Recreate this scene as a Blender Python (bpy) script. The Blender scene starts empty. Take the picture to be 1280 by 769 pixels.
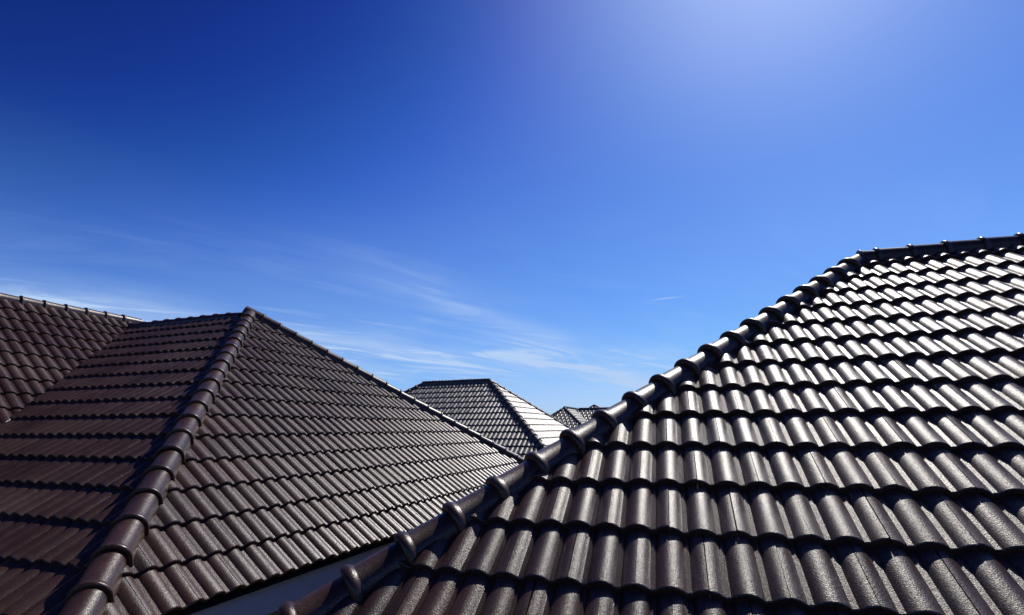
import bpy, bmesh, math, random
from mathutils import Vector, Matrix
random.seed(7)
sc = bpy.context.scene
COL = sc.collection
GZ = 4.4                                            # camera height above the ground

# ------------------------------------------------------------------ camera
def V3(*a): return Vector(a)
cam_r = V3(0.92986, 0.36788, -0.00484); cam_u = V3(0.093447, -0.223443, 0.970227); cam_f = V3(-0.355848, 0.902628, 0.242149)
FPX = 606.06                                        # focal length in pixels of a 1280 wide frame
cd = bpy.data.cameras.new('camera'); cam = bpy.data.objects.new('camera', cd); COL.objects.link(cam)
cd.sensor_fit = 'HORIZONTAL'; cd.sensor_width = 36.0; cd.lens = 36.0 * FPX / 1280.0
cd.clip_start = 0.05; cd.clip_end = 4000
cam.matrix_world = Matrix(((cam_r.x, cam_u.x, -cam_f.x, 0), (cam_r.y, cam_u.y, -cam_f.y, 0), (cam_r.z, cam_u.z, -cam_f.z, GZ), (0, 0, 0, 1)))
sc.camera = cam
CAM = V3(0, 0, GZ)

# ------------------------------------------------------------------ light
SUN_EL = math.radians(50.0)
SUN_AZ = math.radians(15.0)                          # from +Y towards +X
SUN_E = 4.6
SKY_STRENGTH = 0.1
EXPOSURE = 0.0
sun_dir = V3(math.cos(SUN_EL) * math.sin(SUN_AZ), math.cos(SUN_EL) * math.cos(SUN_AZ), math.sin(SUN_EL))
sd = bpy.data.lights.new('sun', 'SUN'); sd.energy = SUN_E; sd.angle = math.radians(0.55); sd.color = (1.0, 0.945, 0.87)
so = bpy.data.objects.new('sun', sd); COL.objects.link(so); so.rotation_euler = sun_dir.to_track_quat('Z', 'Y').to_euler(); so.location = (0, 0, 30)

sc.view_settings.view_transform = 'Standard'; sc.view_settings.look = 'None'
sc.view_settings.exposure = EXPOSURE; sc.view_settings.gamma = 1.0; sc.view_settings.use_curve_mapping = False
sc.render.engine = 'CYCLES'

def build_world():
    w = bpy.data.worlds.new('World'); sc.world = w; w.use_nodes = True
    nt = w.node_tree; nt.nodes.clear(); N = nt.nodes.new; L = nt.links.new
    out = N('ShaderNodeOutputWorld'); bg = N('ShaderNodeBackground'); bg.inputs[1].default_value = SKY_STRENGTH
    L(bg.outputs[0], out.inputs[0])
    sky = N('ShaderNodeTexSky'); sky.sky_type = 'NISHITA'; sky.sun_disc = False
    sky.sun_elevation = SUN_EL; sky.sun_rotation = SUN_AZ
    sky.air_density = 1.0; sky.dust_density = 0.3; sky.ozone_density = 3.0; sky.altitude = 100
    # deep blue of the photograph: a response curve on the physical sky, the same in every direction
    pre = N('ShaderNodeVectorMath'); pre.operation = 'SCALE'; pre.inputs['Scale'].default_value = 0.1; L(sky.outputs[0], pre.inputs[0])
    cv = N('ShaderNodeRGBCurve'); L(pre.outputs[0], cv.inputs['Color']); cm = cv.mapping; cm.use_clip = False; cm.extend = 'HORIZONTAL'
    pts = [[(0, 0), (.107, .006), (.142, .022), (.197, .078), (.254, .110), (.33, .155), (.42, .21), (.64, .375), (1, .5)],
           [(0, 0), (.184, .028), (.24, .092), (.319, .205), (.383, .27), (.50, .37), (.80, .60), (1, .70)],
           [(0, 0), (.30, .11), (.342, .205), (.42, .385), (.50, .600), (.58, .725), (.68, .835), (.817, .955), (1, 1)]]
    for k in range(3):
        c = cm.curves[k]; c.points[0].location = pts[k][0]; c.points[1].location = pts[k][-1]
        for p in pts[k][1:-1]: c.points.new(*p)
        for p in c.points: p.handle_type = 'AUTO'
    cm.update()
    hs = N('ShaderNodeVectorMath'); hs.operation = 'SCALE'; hs.inputs['Scale'].default_value = 10.0; L(cv.outputs[0], hs.inputs[0])
    def math_(op, a, b=None, clamp=False):
        n = N('ShaderNodeMath'); n.operation = op; n.use_clamp = clamp
        for k, v in enumerate((a, b)):
            if v is None: continue
            if isinstance(v, (int, float)): n.inputs[k].default_value = v
            else: L(v, n.inputs[k])
        return n.outputs[0]
    tc = N('ShaderNodeTexCoord'); sep = N('ShaderNodeSeparateXYZ'); L(tc.outputs['Generated'], sep.inputs[0])
    # bright air round the sun
    dt = N('ShaderNodeVectorMath'); dt.operation = 'DOT_PRODUCT'; L(tc.outputs['Generated'], dt.inputs[0]); dt.inputs[1].default_value = sun_dir
    au = math_('POWER', math_('MAXIMUM', dt.outputs['Value'], 0.0), 24.0)
    auc = N('ShaderNodeVectorMath'); auc.operation = 'SCALE'; auc.inputs[0].default_value = (1.9, 1.7, 1.2); L(au, auc.inputs['Scale'])
    sm = N('ShaderNodeVectorMath'); L(hs.outputs[0], sm.inputs[0]); L(auc.outputs[0], sm.inputs[1])
    # thin cirrus sheet: the view direction is laid on a flat layer high above
    z = math_('MAXIMUM', sep.outputs[2], 0.02); zz = math_('ADD', z, 0.06)
    cx = math_('DIVIDE', sep.outputs[0], zz); cy = math_('DIVIDE', sep.outputs[1], zz)
    comb = N('ShaderNodeCombineXYZ'); L(cx, comb.inputs[0]); L(cy, comb.inputs[1])
    def noise(scale, detail, rough, dist, rot, sc_, loc):
        mp = N('ShaderNodeMapping'); mp.vector_type = 'TEXTURE'; mp.inputs['Rotation'].default_value = (0, 0, math.radians(rot)); mp.inputs['Scale'].default_value = (*sc_, 1); mp.inputs['Location'].default_value = (*loc, 0)
        L(comb.outputs[0], mp.inputs[0]); n = N('ShaderNodeTexNoise'); n.inputs['Scale'].default_value = scale; n.inputs['Detail'].default_value = detail
        n.inputs['Roughness'].default_value = rough; n.inputs['Distortion'].default_value = dist; L(mp.outputs[0], n.inputs[0]); return n.outputs[0]
    def step(v, lo, hi, t0=0.0, t1=1.0):
        r = N('ShaderNodeMapRange'); r.interpolation_type = 'SMOOTHSTEP'; r.inputs['From Min'].default_value = lo; r.inputs['From Max'].default_value = hi
        r.inputs['To Min'].default_value = t0; r.inputs['To Max'].default_value = t1; L(v, r.inputs[0]); return r.outputs[0]
    fine = noise(1.0, 12, 0.62, 1.1, 60, (1.7, 0.50), (1.6, 2.2))
    wide = noise(0.55, 4, 0.5, 0.3, 70, (2.2, 0.8), (2.3, 1.1))
    warp = noise(0.8, 4, 0.55, 0.4, 0, (1, 1), (4.0, 1.0))
    def band(px, py, ang, wd, amp):
        nx, ny = -math.sin(math.radians(ang)), math.cos(math.radians(ang))
        d = math_('ADD', math_('MULTIPLY', math_('SUBTRACT', cx, px), nx), math_('MULTIPLY', math_('SUBTRACT', cy, py), ny))
        d = math_('DIVIDE', math_('ADD', d, math_('MULTIPLY', math_('SUBTRACT', warp, 0.5), amp)), wd)
        return math_('EXPONENT', math_('MULTIPLY', math_('MULTIPLY', d, d), -1.0))
    b1, b2, b3 = band(-1.75, 1.4, 80, 0.20, 0.5), band(-4.15, 1.6, 57, 0.70, 1.2), band(-1.5, 5.2, 20, 0.8, 1.2)
    b1 = math_('MULTIPLY', b1, step(cy, 1.2, 2.2))
    patch = noise(0.40, 2, 0.5, 0.0, 0, (1, 1), (5.2, 0.4))
    soft = step(wide, 0.30, 0.74)
    veil = math_('MULTIPLY', soft, math_('ADD', math_('ADD', math_('MULTIPLY', b1, 0.34), math_('MULTIPLY', b2, 0.80)), math_('ADD', math_('MULTIPLY', b3, 0.55), 0.12)))
    wisps = math_('MULTIPLY', step(fine, 0.47, 0.70), math_('ADD', math_('ADD', math_('MULTIPLY', b1, 0.25), math_('MULTIPLY', b2, 1.0)), math_('ADD', math_('MULTIPLY', b3, 0.75), 0.08)))
    low = step(sep.outputs[2], 0.47, 0.22)
    m = math_('MULTIPLY', math_('ADD', veil, wisps), low)
    # one short contrail
    ex = math_('POWER', math_('DIVIDE', math_('ADD', cx, 0.182), 0.075), 2); ey = math_('POWER', math_('DIVIDE', math_('SUBTRACT', cy, math_('SUBTRACT', 3.141, math_('MULTIPLY', cx, 0.06))), 0.016), 2)
    ct = math_('MULTIPLY', math_('EXPONENT', math_('MULTIPLY', math_('ADD', ex, ey), -1.0)), 0.5)
    m = math_('ADD', m, ct, True)
    mix = N('ShaderNodeMix'); mix.data_type = 'RGBA'
    L(m, mix.inputs['Factor']); L(sm.outputs[0], mix.inputs['A']); mix.inputs['B'].default_value = (4.6, 6.3, 9.2, 1)
    L(mix.outputs['Result'], bg.inputs[0])
build_world()

# ------------------------------------------------------------------ materials
def mat(name, base, rough=0.5, spec=0.5, var=0.25, grain=0.0, grain_scale=600, coat=0.0, dust=0.0, stain=None):
    m = bpy.data.materials.new(name); m.use_nodes = True; nt = m.node_tree; N = nt.nodes.new; L = nt.links.new
    b = nt.nodes['Principled BSDF']; b.inputs['Roughness'].default_value = rough; b.inputs['Specular IOR Level'].default_value = spec
    if coat: b.inputs['Coat Weight'].default_value = coat; b.inputs['Coat Roughness'].default_value = 0.28
    tc = N('ShaderNodeTexCoord'); oi = N('ShaderNodeObjectInfo')
    off = N('ShaderNodeVectorMath'); off.operation = 'SCALE'; off.inputs[0].default_value = (37, 91, 13); L(oi.outputs['Random'], off.inputs['Scale'])
    add = N('ShaderNodeVectorMath'); L(tc.outputs['Object'], add.inputs[0]); L(off.outputs[0], add.inputs[1])
    n = N('ShaderNodeTexNoise'); n.inputs['Scale'].default_value = 9; n.inputs['Detail'].default_value = 6; n.inputs['Roughness'].default_value = 0.65; L(add.outputs[0], n.inputs[0])
    r = N('ShaderNodeValToRGB'); c = Vector(base)
    r.color_ramp.elements[0].position = 0.3; r.color_ramp.elements[0].color = (*(c * (1 - var)), 1)
    r.color_ramp.elements[1].position = 0.72; r.color_ramp.elements[1].color = (*(c * (1 + var)), 1)
    L(n.outputs[0], r.inputs[0])
    mul = N('ShaderNodeMix'); mul.data_type = 'RGBA'; mul.blend_type = 'MULTIPLY'; mul.inputs['Factor'].default_value = 1.0
    mr = N('ShaderNodeMapRange'); mr.inputs['To Min'].default_value = 0.74; mr.inputs['To Max'].default_value = 1.28; L(oi.outputs['Random'], mr.inputs[0])
    L(r.outputs[0], mul.inputs['A']); L(mr.outputs[0], mul.inputs['B'])
    col = mul.outputs['Result']
    if stain:
        ns = N('ShaderNodeTexNoise'); ns.inputs['Scale'].default_value = 26; ns.inputs['Detail'].default_value = 4; L(add.outputs[0], ns.inputs[0])
        rs = N('ShaderNodeMapRange'); rs.inputs['From Min'].default_value = 0.60; rs.inputs['From Max'].default_value = 0.78; rs.inputs['To Max'].default_value = 0.55; L(ns.outputs[0], rs.inputs[0])
        ms = N('ShaderNodeMix'); ms.data_type = 'RGBA'; L(rs.outputs[0], ms.inputs['Factor']); L(col, ms.inputs['A']); ms.inputs['B'].default_value = (*stain, 1); col = ms.outputs['Result']
    geo = N('ShaderNodeNewGeometry'); nd = N('ShaderNodeTexNoise'); nd.inputs['Scale'].default_value = 1.1; nd.inputs['Detail'].default_value = 7; nd.inputs['Roughness'].default_value = 0.62; L(geo.outputs['Position'], nd.inputs[0])
    rd = N('ShaderNodeMapRange'); rd.inputs['From Min'].default_value = 0.40; rd.inputs['From Max'].default_value = 0.75; rd.inputs['To Max'].default_value = dust; L(nd.outputs[0], rd.inputs[0])
    md = N('ShaderNodeMix'); md.data_type = 'RGBA'; L(rd.outputs[0], md.inputs['Factor']); L(col, md.inputs['A']); md.inputs['B'].default_value = (0.085, 0.050, 0.040, 1); col = md.outputs['Result']
    L(col, b.inputs['Base Color'])
    rr = N('ShaderNodeMapRange'); rr.inputs['To Min'].default_value = rough * 0.85; rr.inputs['To Max'].default_value = rough * 1.2; L(n.outputs[0], rr.inputs[0])
    ra = N('ShaderNodeMath'); ra.operation = 'MULTIPLY_ADD'; L(rd.outputs[0], ra.inputs[0]); ra.inputs[1].default_value = 0.5; L(rr.outputs[0], ra.inputs[2]); L(ra.outputs[0], b.inputs['Roughness'])
    if grain:
        g = N('ShaderNodeTexNoise'); g.inputs['Scale'].default_value = grain_scale; g.inputs['Detail'].default_value = 3; g.inputs['Roughness'].default_value = 0.72; L(add.outputs[0], g.inputs[0])
        g2 = N('ShaderNodeTexNoise'); g2.inputs['Scale'].default_value = grain_scale * 1.25; g2.inputs['Detail'].default_value = 2; L(add.outputs[0], g2.inputs[0])
        gs = N('ShaderNodeMapRange'); gs.inputs['From Min'].default_value = 0.36; gs.inputs['From Max'].default_value = 0.64; gs.inputs['To Min'].default_value = spec * 0.30; gs.inputs['To Max'].default_value = min(spec * 1.6, 1.4); L(g2.outputs[0], gs.inputs[0]); L(gs.outputs[0], b.inputs['Specular IOR Level'])
        bp = N('ShaderNodeBump'); bp.inputs['Strength'].default_value = grain; bp.inputs['Distance'].default_value = 0.0022; L(g.outputs[0], bp.inputs['Height']); L(bp.outputs[0], b.inputs['Normal'])
    return m
M_TILE = mat('tile_brown_glaze', (0.037, 0.0165, 0.0115), rough=0.345, spec=0.64, var=0.2, grain=0.8, grain_scale=150, stain=(0.075, 0.058, 0.055), dust=0.28)
M_CAP = mat('cap_brown_glaze', (0.038, 0.0175, 0.0125), rough=0.33, spec=0.5, var=0.30, grain=0.6, grain_scale=125, stain=(0.09, 0.07, 0.068), dust=0.22)
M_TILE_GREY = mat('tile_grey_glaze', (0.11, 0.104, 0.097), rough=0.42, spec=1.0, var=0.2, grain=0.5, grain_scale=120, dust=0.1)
M_CAP_GREY = mat('cap_dark_glaze', (0.035, 0.030, 0.030), rough=0.42, spec=0.5, var=0.2)
M_CUT = mat('cut_cement_edge', (0.42, 0.40, 0.38), rough=0.85, spec=0.3, var=0.3)
M_DECK = mat('roof_deck', (0.02, 0.016, 0.015), rough=0.95, spec=0.1)
M_FASCIA = mat('fascia_paint', (0.52, 0.54, 0.60), rough=0.45, spec=0.4, var=0.08)
M_SOFFIT = mat('soffit_board', (0.35, 0.33, 0.30), rough=0.8, spec=0.3, var=0.1)
M_WALL = mat('wall_render', (0.42, 0.38, 0.30), rough=0.9, spec=0.2, var=0.12)
M_GROUND = mat('ground_soil', (0.085, 0.075, 0.050), rough=0.95, spec=0.15, var=0.4)

# ------------------------------------------------------------------ helpers
def mesh_obj(name, verts, faces, mats, parent=None, mw=None, fm=None, smooth=0.0):
    me = bpy.data.meshes.new(name); me.from_pydata([tuple(v) for v in verts], [], faces)
    for m in mats: me.materials.append(m)
    if fm: me.polygons.foreach_set('material_index', fm)
    finish(me, smooth)
    o = bpy.data.objects.new(name, me); COL.objects.link(o)
    if parent: o.parent = parent
    if mw is not None: o.matrix_local = mw
    return o
def finish(me, smooth):
    me.update()
    if smooth:
        me.polygons.foreach_set('use_smooth', [True] * len(me.polygons)); me.set_sharp_from_angle(angle=math.radians(smooth))
def thing(name, loc, label, cat, group=None):
    o = bpy.data.objects.new(name, None); COL.objects.link(o); o.location = loc; o['label'] = label; o['category'] = cat
    if group: o['group'] = group
    return o
def to_px(p):
    d = p - CAM; z = d.dot(cam_f)
    if z < 0.2: return None
    return (640 + FPX * d.dot(cam_r) / z, 384.5 - FPX * d.dot(cam_u) / z, z)
def in_view(p, m=60):
    q = to_px(p)
    return q is not None and -m < q[0] < 1280 + m and -m < q[1] < 769 + m

# ------------------------------------------------------------------ one roof tile (two rolls), crest to crest
ROLL, G, T, DH, DW = 0.15, 0.3353, 0.028, 0.0315, 0.126
JO = 0.066                                          # where the side joint runs across a roll
RAD = ((DW / 2) ** 2 + DH ** 2) / (2 * DH)
def prof(u):
    u = max(0.0, u - math.floor(u / ROLL + 1e-4) * ROLL)
    if u <= DW:
        h = math.sqrt(max(RAD ** 2 - (u - DW / 2) ** 2, 0)) - (RAD - DH)
        return max(h, 0.0050) if u > DW / 2 else h
    return 0.0002 + 0.0040 * (u - DW) / (ROLL - DW)
def tile_mesh(seg=9, gap=0.0036, low=False):
    """closed tile: origin on the base plane at its left joint, x across, y up the slope, z out"""
    a = math.acos((RAD - DH) / RAD)
    us = [DW / 2 + RAD * math.sin(-a + 2 * a * k / seg) for k in range(seg + 1)] + [DW + 0.0015]
    us = [max(0.0, u) for u in us]
    grid = sorted(set([round(u + r * ROLL, 5) for r in range(3) for u in us] + [round(r * ROLL - 0.0008, 5) for r in range(1, 3)]))
    u0, u1 = JO + gap * 0.5, JO + 2 * ROLL - gap * 0.5
    g = [u0] + [u for u in grid if u0 + 0.004 < u < u1 - 0.004] + [u1]
    def lip(u): return 0.0012
    Lh = G + 0.055
    vs, fs = [], []
    rows = [(0.0, -0.0042), (0.0050, 0.0), (Lh, 0.0)]
    for v, dz in rows:
        for u in g: vs.append((u - JO, v, prof(u) + lip(u) + T * (1 - v / G) + dz))
    n = len(g)
    for r in range(2):
        for k in range(n - 1): fs.append((r * n + k, r * n + k + 1, (r + 1) * n + k + 1, (r + 1) * n + k))
    if low:
        for k, u in enumerate(g): vs.append((u - JO, 0.0, prof(u) + 0.0006))
        for k in range(n - 1): fs.append((k, 3 * n + k, 3 * n + k + 1, k + 1))
        return vs, fs
    th = 0.0255
    for v in (0.0, Lh):
        for u in g: vs.append((u - JO, v, prof(u) + T * (1 - v / G) - th))
    f0, b0 = 3 * n, 4 * n
    for k in range(n - 1):
        fs.append((k, f0 + k, f0 + k + 1, k + 1)); fs.append((2 * n + k, 2 * n + k + 1, b0 + k + 1, b0 + k)); fs.append((f0 + k, b0 + k, b0 + k + 1, f0 + k + 1))
    fs.append((0, n, 2 * n, b0, f0)); fs.append((n - 1, f0 + n - 1, b0 + n - 1, 2 * n + n - 1, n + n - 1))
    return vs, fs
def make_me(name, vf, mats, smooth=28):
    me = bpy.data.meshes.new(name); me.from_pydata(vf[0], [], vf[1])
    for m in mats: me.materials.append(m)
    finish(me, smooth); return me
TILE_HI, TILE_MID, TILE_LOW = tile_mesh(13), tile_mesh(8), tile_mesh(4, low=True)
ME_HI = make_me('roof_tile_fine', TILE_HI, [M_TILE, M_CUT]); ME_MID = make_me('roof_tile_plain', TILE_MID, [M_TILE, M_CUT]); ME_GREY = make_me('roof_tile_grey', TILE_MID, [M_TILE_GREY, M_CUT])

# ------------------------------------------------------------------ one ridge cap: half round with a thick collar at its lower end
CAPL = 0.2986
def cap_mesh(seg=18, low=False, hood=False):
    pr = [(0.0, 0.087), (0.0, 0.102), (0.004, 0.1075), (0.012, 0.1100), (0.022, 0.1090), (0.031, 0.1035), (0.037, 0.0995), (0.045, 0.0980), (CAPL + 0.03, 0.089)]
    if hood: pr = [(0.0, 0.086), (0.0, 0.108), (0.005, 0.1150), (0.016, 0.1200), (0.034, 0.1195), (0.049, 0.1130), (0.059, 0.1030), (0.068, 0.0975), (CAPL + 0.03, 0.088)]
    if low: pr = [(0.0, 0.094), (0.0, 0.118), (0.035, 0.115), (0.045, 0.102), (CAPL + 0.02, 0.094)]
    ang = [math.radians(-90 + 180 * k / seg) for k in range(seg + 1)]
    vs, fs = [], []
    n = seg + 3
    for y, r in pr:
        ring = [(-r * 1.04, y, -0.055)] + [(r * math.sin(a), y, r * math.cos(a)) for a in ang] + [(r * 1.04, y, -0.055)]
        vs += ring
    for q in range(len(pr) - 1):
        for k in range(n - 1): fs.append((q * n + k, q * n + k + 1, (q + 1) * n + k + 1, (q + 1) * n + k))
    return vs, fs
ME_CAP = make_me('ridge_cap_fine', cap_mesh(20), [M_CAP], 50); ME_HOOD = make_me('ridge_cap_hooded', cap_mesh(20, hood=True), [M_CAP], 50); ME_CAP_LOW = make_me('ridge_cap_plain', cap_mesh(8, True), [M_CAP_GREY], 50)

# ------------------------------------------------------------------ roof faces
class Face:
    """o: a point of the base plane, u runs to the right seen from outside, v up the slope; az turns the house a little"""
    def __init__(s, kind, th, az, o, u0=0.0, v0=0.0, par=0):
        c, sn = math.cos(th), math.sin(th); ca, sa = math.cos(az), math.sin(az)
        ax, by = V3(ca, sa, 0), V3(-sa, ca, 0)
        s.U = {'F': ax, 'R': by, 'L': -by, 'B': -ax}[kind]; hz = {'F': by, 'R': -ax, 'L': ax, 'B': -by}[kind]
        s.V = hz * c + V3(0, 0, 1) * sn; s.N = s.U.cross(s.V); s.o = o.copy(); s.u0, s.v0, s.par = u0, v0, par; s.clips = []; s.th = th
    def at(s, u, v, h=0.0): return s.o + s.U * u + s.V * v + s.N * h
    def mat(s, u, v):
        p = s.at(u, v)
        return Matrix(((s.U.x, s.V.x, s.N.x, p.x), (s.U.y, s.V.y, s.N.y, p.y), (s.U.z, s.V.z, s.N.z, p.z), (0, 0, 0, 1)))
    def v_of_z(s, z): return (z - s.o.z) / s.V.z
def meet(f1, f2):
    """line where two roof planes meet: point and upward direction"""
    d = f1.N.cross(f2.N).normalized()
    if d.z < 0: d = -d
    A = Matrix((f1.N, f2.N, d)); b = V3(f1.N.dot(f1.o), f2.N.dot(f2.o), d.dot(f1.o))
    return A.inverted() @ b, d
def point_z(line, z):
    p, d = line; return p + d * ((z - p.z) / d.z)
def meet3(f1, f2, f3):
    return Matrix((f1.N, f2.N, f3.N)).inverted() @ V3(f1.N.dot(f1.o), f2.N.dot(f2.o), f3.N.dot(f3.o))
def clip_line(line, keep, off=0.0, valley=False):
    """vertical plane through a hip or valley; keep: a point on the side that stays; off moves the plane to that side"""
    p, d = line; n = V3(d.x, d.y, 0).cross(V3(0, 0, 1)).normalized()
    if n.dot(keep - p) < 0: n = -n
    return (p + n * off, n, valley)
def tile_face(f, vlo, vhi, ulo, uhi, house, roof, store, fine=True, force_low=False):
    inv = house.matrix_world.inverted() if False else Matrix.Translation(-house.location)
    j0, j1 = math.ceil((vlo - f.v0) / G - 1e-6), math.floor((vhi - f.v0) / G)
    for j in range(j0, j1 + 1):
        v = f.v0 + j * G
        k0 = math.floor((ulo - f.u0) / ROLL) - 3; k1 = math.ceil((uhi - f.u0) / ROLL) + 3
        for k in range(k0, k1):
            if (k + j + f.par) % 2: continue
            u = f.u0 + k * ROLL + JO
            cs = [f.at(u + a, v + b) for a in (0, 2 * ROLL) for b in (0, G + 0.055)]
            hit, out = [], False
            for c in f.clips:
                ds = [(p - c[0]).dot(c[1]) for p in cs]
                if max(ds) < 0.004: out = True; break
                if min(ds) < 0: hit.append(c)
            if out or u > uhi or u + 2 * ROLL < ulo: continue
            jit = Matrix.Translation((random.gauss(0, 0.0007), random.gauss(0, 0.0024), random.uniform(0, 0.0012))) @ Matrix.Rotation(random.gauss(0, 0.0030), 4, 'Z') @ Matrix.Rotation(random.gauss(0, 0.005), 4, 'Y')
            mw = f.mat(u, v) @ jit
            cen = f.at(u + ROLL, v + G / 2)
            store.append((cen, mw, hit, fine, force_low))
def cut_tile(vf, mw, hit, fill=True, tm=None):
    bm = bmesh.new()
    vv = [bm.verts.new(p) for p in vf[0]]
    for fc in vf[1]:
        try: bm.faces.new([vv[i] for i in fc])
        except ValueError: pass
    im = mw.inverted(); r3 = mw.to_3x3().transposed()
    for p, n, valley in hit:
        co = im @ p; no = (r3 @ n).normalized()
        res = bmesh.ops.bisect_plane(bm, geom=bm.verts[:] + bm.edges[:] + bm.faces[:], plane_co=co, plane_no=no, clear_inner=True, dist=1e-6)
        ed = [e for e in res['geom_cut'] if isinstance(e, bmesh.types.BMEdge)]
        if fill and ed:
            fr = bmesh.ops.contextual_create(bm, geom=ed) if False else bmesh.ops.holes_fill(bm, edges=ed, sides=0)
            for q in fr.get('faces', []): q.material_index = 1 if valley else 0
    bmesh.ops.recalc_face_normals(bm, faces=bm.faces[:]) if fill else None
    if not bm.faces: bm.free(); return None
    me = bpy.data.meshes.new('roof_tile_cut'); bm.to_mesh(me); bm.free()
    me.materials.append(tm or M_TILE); me.materials.append(M_CUT); finish(me, 28)
    return me
def lay(store, house, roof, limit=300, grey=False):
    """the tiles that show largest become parts, what is left of the roof is one part"""
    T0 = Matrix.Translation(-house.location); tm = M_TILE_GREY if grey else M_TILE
    seen = []
    rest = []
    for it in store:
        (seen if (in_view(it[0]) and not it[4]) else rest).append(it)
    seen.sort(key=lambda it: (it[0] - CAM).length)
    rest += seen[limit:]; seen = seen[:limit]
    for cen, mw, hit, fine, _ in seen:
        if hit:
            me = cut_tile(TILE_HI if fine else TILE_MID, mw, hit, True, tm)
            if me is None: continue
        else: me = ME_GREY if grey else (ME_HI if fine else ME_MID)
        o = bpy.data.objects.new('roof_tile', me); COL.objects.link(o); o.parent = roof; o.matrix_local = T0 @ mw
    if rest:
        vs, fs = [], []
        for cen, mw, hit, fine, low in rest:
            src = TILE_MID if (in_view(cen) and not low) else TILE_LOW
            if hit:
                me = cut_tile(src, mw, hit, src is TILE_MID)
                if me is None: continue
                V_ = [v.co.copy() for v in me.vertices]; F_ = [tuple(p.vertices) for p in me.polygons]; bpy.data.meshes.remove(me)
            else: V_, F_ = [Vector(p) for p in src[0]], src[1]
            b = len(vs); m = T0 @ mw
            vs += [m @ p for p in V_]; fs += [tuple(b + i for i in q) for q in F_]
        o = mesh_obj('roof_tiles', vs, fs, [tm], roof, smooth=36); o['kind'] = 'stuff'
def caps(p0, p1, house, roof, lift=0.0, start=0.0, me=None, joined=None, up=None, collar_low=True):
    """lay caps from the low end p0 to the high end p1 of a hip or ridge"""
    d = (p1 - p0); Ln = d.length; y = d.normalized(); x = y.cross(V3(0, 0, 1)).normalized(); z = x.cross(y)
    n = int((Ln - start) / CAPL + 0.35); T0 = Matrix.Translation(-house.location)
    for k in range(-1 if start > 0.1 else 0, n):
        p = p0 + y * (start + k * CAPL) + z * (lift + random.gauss(0, 0.0015))
        sy = 1.0
        if k < 0: p = p0 - y * 0.02 + z * (lift - 0.004); sy = (start + 0.06) / CAPL
        m = Matrix(((x.x, y.x, z.x, p.x), (x.y, y.y, z.y, p.y), (x.z, y.z, z.z, p.z), (0, 0, 0, 1))) @ Matrix.Diagonal((1, sy, 1, 1))
        m = m @ Matrix.Rotation(math.radians(-1.0), 4, 'X') @ Matrix.Rotation(random.gauss(0, 0.012), 4, 'Y') @ Matrix.Rotation(random.gauss(0, 0.006), 4, 'Z')
        if joined is not None: joined.append(T0 @ m); continue
        if not in_view(p, 900): continue
        o = bpy.data.objects.new('ridge_cap', me or ME_CAP); COL.objects.link(o); o.parent = roof; o.matrix_local = T0 @ m
def join_caps(lst, roof):
    vs, fs = [], []; src = cap_mesh(8, True)
    for m in lst:
        b = len(vs); vs += [m @ Vector(p) for p in src[0]]; fs += [tuple(b + i for i in q) for q in src[1]]
    o = mesh_obj('ridge_caps', vs, fs, [M_CAP_GREY], roof, smooth=50); o['kind'] = 'stuff'
def polys_obj(name, polys, m, house, parent):
    vs, fs = [], []
    for p in polys:
        b = len(vs); vs += [q - house.location for q in p]; fs.append(tuple(range(b, b + len(p))))
    return mesh_obj(name, vs, fs, [m], parent)
def ring_box(pts, z0, z1, inset=0.0, thick=0.0):
    """vertical walls round a footprint (counter clockwise), moved inwards by inset"""
    n = len(pts); q = []
    for i in range(n):
        a, b, c = pts[i - 1], pts[i], pts[(i + 1) % n]
        d1 = V3(b.x - a.x, b.y - a.y, 0).normalized(); d2 = V3(c.x - b.x, c.y - b.y, 0).normalized()
        n1, n2 = V3(-d1.y, d1.x, 0), V3(-d2.y, d2.x, 0)
        k = (n1 + n2) / max(1 + n1.dot(n2), 0.2)
        q.append(V3(b.x, b.y, 0) + k * inset)
    return q
def house_body(house, corners, ze, inset=0.62, windows=False):
    """fascia boards, soffit and walls under a roof; corners counter clockwise at the eaves"""
    L0 = house.location
    def band(name, q, z0, z1, m, par=None, inner=0.022):
        qi = ring_box(q, 0, 0, inner); n = len(q); vs = []
        for z in (z0, z1): vs += [V3(p.x, p.y, z) - L0 for p in q]
        for z in (z0, z1): vs += [V3(p.x, p.y, z) - L0 for p in qi]
        fs = []
        for i in range(n):
            k = (i + 1) % n
            fs += [(i, k, n + k, n + i), (2 * n + k, 2 * n + i, 3 * n + i, 3 * n + k), (n + i, n + k, 3 * n + k, 3 * n + i), (k, i, 2 * n + i, 2 * n + k)]
        return mesh_obj(name, vs, fs, [m], par or house)
    fq = ring_box(corners, 0, 0, 0.06)
    band('fascia', fq, ze - 0.25, ze - 0.004, M_FASCIA)
    sq = ring_box(corners, 0, 0, 0.083); wq = ring_box(corners, 0, 0, inset)
    n = len(corners)
    vs = [V3(p.x, p.y, ze - 0.235) - L0 for p in sq] + [V3(p.x, p.y, ze - 0.235) - L0 for p in wq]
    mesh_obj('soffit', vs, [(i, n + i, n + (i + 1) % n, (i + 1) % n) for i in range(n)], [M_SOFFIT], house)
    band('wall', wq, 0.0, ze - 0.238, M_WALL, inner=0.2)
    return wq

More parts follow.
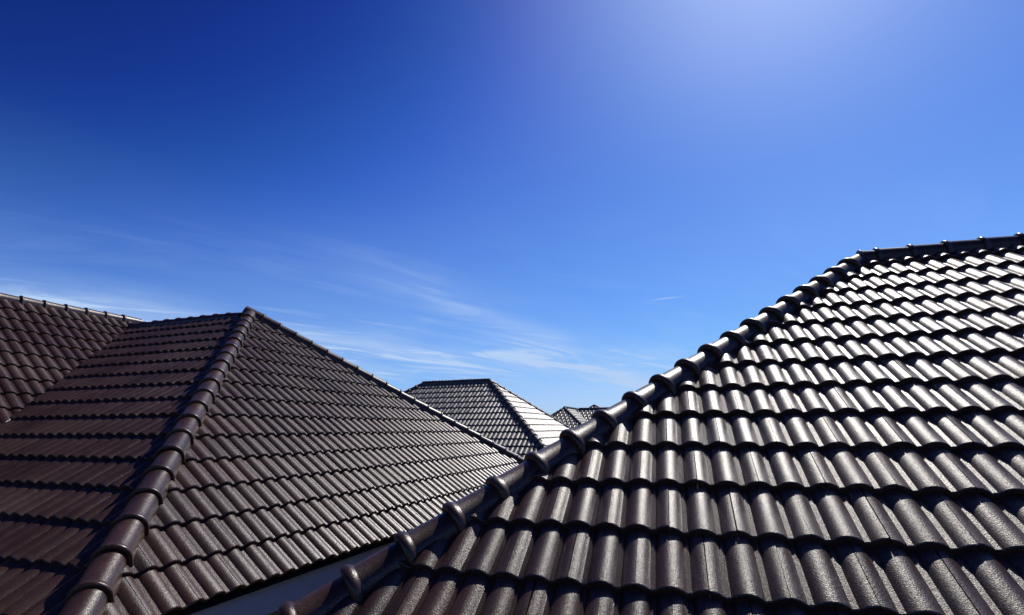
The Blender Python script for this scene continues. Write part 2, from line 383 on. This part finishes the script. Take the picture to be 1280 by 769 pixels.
def hip_house(name, label, az, th, apex, ridge, n_courses, v_phase, u_phase, par, fine=True, limit=300, all_low=False, group=None, cap_start=0.0, faces_low=('R', 'B', 'L'), ridge_start=0.125, lift=0.0, ridge_lift=0.020, into=None):
    """apex: left end of the ridge on the base planes; ridge runs to the right (along +u of the front face)"""
    ax = V3(math.cos(az), math.sin(az), 0)
    a0 = apex; a1 = apex + ax * ridge
    fF = Face('F', th, az, a0, u_phase, v_phase, par)
    drop = n_courses * G
    vb = fF.v0 - math.ceil(n_courses) * G if False else None
    fR = Face('R', th, az, a1, 0.02, v_phase, par); fL = Face('L', th, az, a0, 0.03, v_phase, par); fB = Face('B', th, az, a0, 0.05, v_phase, par)
    lines = {'FL': meet(fF, fL), 'FR': meet(fF, fR), 'BL': meet(fB, fL), 'BR': meet(fB, fR)}
    vlo = v_phase - n_courses * G
    ze = a0.z + vlo * fF.V.z
    c = {k: point_z(l, ze) for k, l in lines.items()}
    cF = (c['FL'] + c['FR'] + a0 + a1) / 4; cL = (c['FL'] + c['BL'] + a0) / 3; cR = (c['FR'] + c['BR'] + a1) / 3; cB = (c['BL'] + c['BR'] + a0 + a1) / 4
    fF.clips = [clip_line(lines['FL'], cF, 0.012), clip_line(lines['FR'], cF, 0.012)]
    fL.clips = [clip_line(lines['FL'], cL, 0.012), clip_line(lines['BL'], cL, 0.012)]
    fR.clips = [clip_line(lines['FR'], cR, 0.012), clip_line(lines['BR'], cR, 0.012)]
    fB.clips = [clip_line(lines['BL'], cB, 0.012), clip_line(lines['BR'], cB, 0.012)]
    house = into or thing(name, V3((c['FL'].x + c['BR'].x) / 2, (c['FL'].y + c['BR'].y) / 2, 0), label, 'house', group)
    dn = V3(0, 0, -0.035)
    roof = polys_obj('roof', [[p + dn for p in q] for q in ([c['FL'], c['FR'], a1, a0], [c['BL'], c['FL'], a0], [c['FR'], c['BR'], a1], [c['BR'], c['BL'], a0, a1])], M_DECK, house, house)
    for f in (fF, fL, fR, fB):                      # ridge side
        hz = V3(f.V.x, f.V.y, 0).normalized(); f.clips.append((a0 - hz * 0.01, -hz, False))
    W = 12
    store = []
    tile_face(fF, vlo - 1e-4, 0.02, -W, W + ridge, house, roof, store, fine, all_low)
    tile_face(fL, vlo - 1e-4, 0.02, -W, W, house, roof, store, fine and 'L' not in faces_low, all_low or 'L' in faces_low)
    tile_face(fR, vlo - 1e-4, 0.02, -W, W, house, roof, store, fine and 'R' not in faces_low, all_low or 'R' in faces_low)
    tile_face(fB, vlo - 1e-4, 0.02, -W - ridge, W, house, roof, store, False, True)
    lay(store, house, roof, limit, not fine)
    jl = [] if all_low else None
    me = ME_HOOD if fine else ME_CAP_LOW
    for k, top in (('FL', a0), ('FR', a1), ('BL', a0), ('BR', a1)):
        caps(c[k], top, house, roof, lift, cap_start if k == 'FL' else 0.0, me, jl)
    caps(a0, a1, house, roof, lift + ridge_lift, ridge_start, ME_CAP if fine else me, jl)
    if jl is not None: join_caps(jl, roof)
    house_body(house, [c['FL'], c['FR'], c['BR'], c['BL']], ze)
    return house, fF

# ------------------------------------------------------------------ ground
def build_ground():
    S = 1500
    o = mesh_obj('ground', [(-S, -S, 0), (S, -S, 0), (S, S, 0), (-S, S, 0)], [(0, 1, 2, 3)], [M_GROUND]); o['kind'] = 'structure'
build_ground()
def W(x, y, z): return V3(x, y, z + GZ)

# ------------------------------------------------------------------ near house on the right
thR, azR = 0.6099, 0.0428
fr = Face('F', thR, azR, V3(0, 0, 0))
oR = W(0.5114, 2.9483, -0.2741) - fr.N * (DH + T)      # roll 20, course 10 (front edge of a joint) on the base plane
hipA = oR + fr.U * (-2.2699) + fr.V * (-0.8604); hipB = oR + fr.U * (-2.2699 + 19 * 0.1871) + fr.V * (-0.8604 + 19 * 0.2327)
APEX_Z = W(0, 0, 1.795).z - (DH + T) / math.cos(thR)
tt = (APEX_Z - hipA.z) / (hipB.z - hipA.z); apexR = hipA.lerp(hipB, tt)
du = (oR - apexR).dot(fr.U); dv = (oR - apexR).dot(fr.V)
jR = round(dv / G)
capN = (hipA - apexR).length
def build_right():
    # u of the joint of roll 20 is du; rolls start JO before it
    kk = math.floor((du - JO) / ROLL); u_ph = (du - JO) - kk * ROLL
    vk = round(dv / G); v_ph = dv - vk * G
    par = (kk + vk) % 2
    n = 15
    ze_v = v_ph - n * G
    h, f = hip_house('house', 'nearest house, with the large sunlit brown tile roof at the right', azR, thR, apexR, 7.5, n, v_ph, u_ph, par, True, 300, False, None,
                     cap_start=0.08, faces_low=('R', 'B', 'L'))
    return h
build_right()

# ------------------------------------------------------------------ house on the left: a hipped wing joined to a higher main ridge
def build_left():
    F2 = Face('R', 0.6438, -0.0057, W(-3.1157, 2.3832, -1.0622)); F2.o = F2.o - F2.N * T
    F3 = Face('R', 0.6347, -0.0371, W(-10.2324, 4.1750, 2.0500)); F3.o = F3.o - F3.N * T
    # apex of the wing on face 2
    ap = W(-7.0413, 5.8138, 1.8984); ap = ap - F2.N * ((ap - F2.o).dot(F2.N))
    F1 = Face('F', 0.614, 0.0372, ap)
    FB = Face('B', 0.614, 0.0372, ap)
    F3_ridge = W(-10.262, 5.0, 0); 
    vr = F3_ridge
    # top of face 3 where x of its ridge is reached
    def on(f, x, y):
        z = f.o.z - ((x - f.o.x) * f.N.x + (y - f.o.y) * f.N.y) / f.N.z; return V3(x, y, z)
    r3 = on(F3, -10.25, 5.0); d3 = F3.U
    rn = r3 + d3 * 1.12; rs = r3 - d3 * 7.5          # north and south ends of the main ridge
    FW = Face('L', 0.6347, -0.0371, r3); FN = Face('B', 0.6347, -0.0371, rn); FS = Face('F', 0.6347, -0.0371, rs)
    ze = F2.at(0, 0).z
    hip12, hip2b, val13 = meet(F1, F2), meet(F2, FB), meet(F1, F3)
    valb3 = meet(FB, F3)
    hn3, hnw, hs3, hsw = meet(FN, F3), meet(FN, FW), meet(FS, F3), meet(FS, FW)
    J = meet3(F1, F3, FB)
    c12, c2b, v13 = point_z(hip12, ze), point_z(hip2b, ze), point_z(val13, ze)
    n3, nw, s3, sw = (point_z(l, ze) for l in (hn3, hnw, hs3, hsw))
    vb3 = point_z(valb3, ze)
    house = thing('house', V3(-8.5, 3.0, 0), 'left house, dull brown tile roof with a valley below its two ridges', 'house')
    dn = V3(0, 0, -0.035)
    P = [[v13, c12, ap, J], [c12, c2b, ap], [c2b, vb3, J, ap], [s3, v13, J, rn, rs], [nw, sw, rs, rn], [n3, nw, rn], [sw, s3, rs], [J, vb3, n3, rn]]
    roof = polys_obj('roof', [[p + dn for p in q] for q in P], M_DECK, house, house)
    cen = lambda q: sum(q, V3(0, 0, 0)) / len(q)
    F1.clips = [clip_line(hip12, cen(P[0]), 0.012), clip_line(val13, cen(P[0]), 0.015), (ap - V3(-0.037, 1, 0) * 0.01, V3(0.037, -1, 0), False)]
    F2.clips = [clip_line(hip12, cen(P[1]), 0.012), clip_line(hip2b, cen(P[1]), 0.012)]
    FB.clips = [clip_line(hip2b, cen(P[2]), 0.012), clip_line(valb3, cen(P[2]), 0.02), (ap, V3(-0.037, 1, 0), False)]
    nx = V3(F3.V.x, F3.V.y, 0).normalized()
    F3.clips = [clip_line(val13, cen(P[3]), -0.02, True), clip_line(hs3, cen(P[3]), 0.012), (r3 - nx * 0.01, -nx, False)]
    FW.clips = [clip_line(hnw, cen(P[4]), 0.012), clip_line(hsw, cen(P[4]), 0.012), (r3 + nx * 0.01, nx, False)]
    # lay-out phases read from the photograph
    F1.u0 = 0.018 - DW / 2; F1.v0 = -0.025; F1.par = 1
    F2.u0 = 0.0; F2.v0 = 0.0
    F3.u0 = 0.0; F3.v0 = 0.0
    store = []
    tile_face(F1, F1.v_of_z(ze) - 0.02 - 0.3, 0.02, -9, 9, house, roof, store, True)
    tile_face(F2, -1e-4, (ap.z - F2.o.z) / F2.V.z + 0.02, -4, 12, house, roof, store, True)
    tile_face(F3, F3.v_of_z(ze) - 0.05, F3.v_of_z(r3.z) + 0.05, -14, 6, house, roof, store, True)
    tile_face(FB, FB.v_of_z(ze) - 0.05, 0.02, -9, 9, house, roof, store, False, True)
    tile_face(FW, FW.v_of_z(ze) - 0.05, 0.02, -9, 9, house, roof, store, False, True)
    lay(store, house, roof, 300)
    caps(c12, ap, house, roof, 0.030, 0.0)
    caps(c2b, ap, house, roof, 0.035, 0.12)
    caps(J, ap, house, roof, -0.01, 0.05)
    caps(rs, rn, house, roof, -0.01, 0.08)
    caps(n3, n3.lerp(rn, 0.93), house, roof, 0.02, 0.0); caps(nw, nw.lerp(rn, 0.93), house, roof, 0.02, 0.0)
    house_body(house, [sw, s3, v13, c12, c2b, vb3, n3, nw], ze)
    return dict(c12=c12, ap=ap, J=J, r3=r3, v13=v13)
INF = build_left()

# ------------------------------------------------------------------ houses farther back
def far_house(label, apex, ridge, n, fine, limit, all_low, az=0.0, faces_low=('B', 'L'), th=0.64):
    return hip_house('house', label, az, th, apex, ridge, n, -0.02, 0.04, 0, fine, limit, all_low, None, cap_start=0.0, faces_low=faces_low)
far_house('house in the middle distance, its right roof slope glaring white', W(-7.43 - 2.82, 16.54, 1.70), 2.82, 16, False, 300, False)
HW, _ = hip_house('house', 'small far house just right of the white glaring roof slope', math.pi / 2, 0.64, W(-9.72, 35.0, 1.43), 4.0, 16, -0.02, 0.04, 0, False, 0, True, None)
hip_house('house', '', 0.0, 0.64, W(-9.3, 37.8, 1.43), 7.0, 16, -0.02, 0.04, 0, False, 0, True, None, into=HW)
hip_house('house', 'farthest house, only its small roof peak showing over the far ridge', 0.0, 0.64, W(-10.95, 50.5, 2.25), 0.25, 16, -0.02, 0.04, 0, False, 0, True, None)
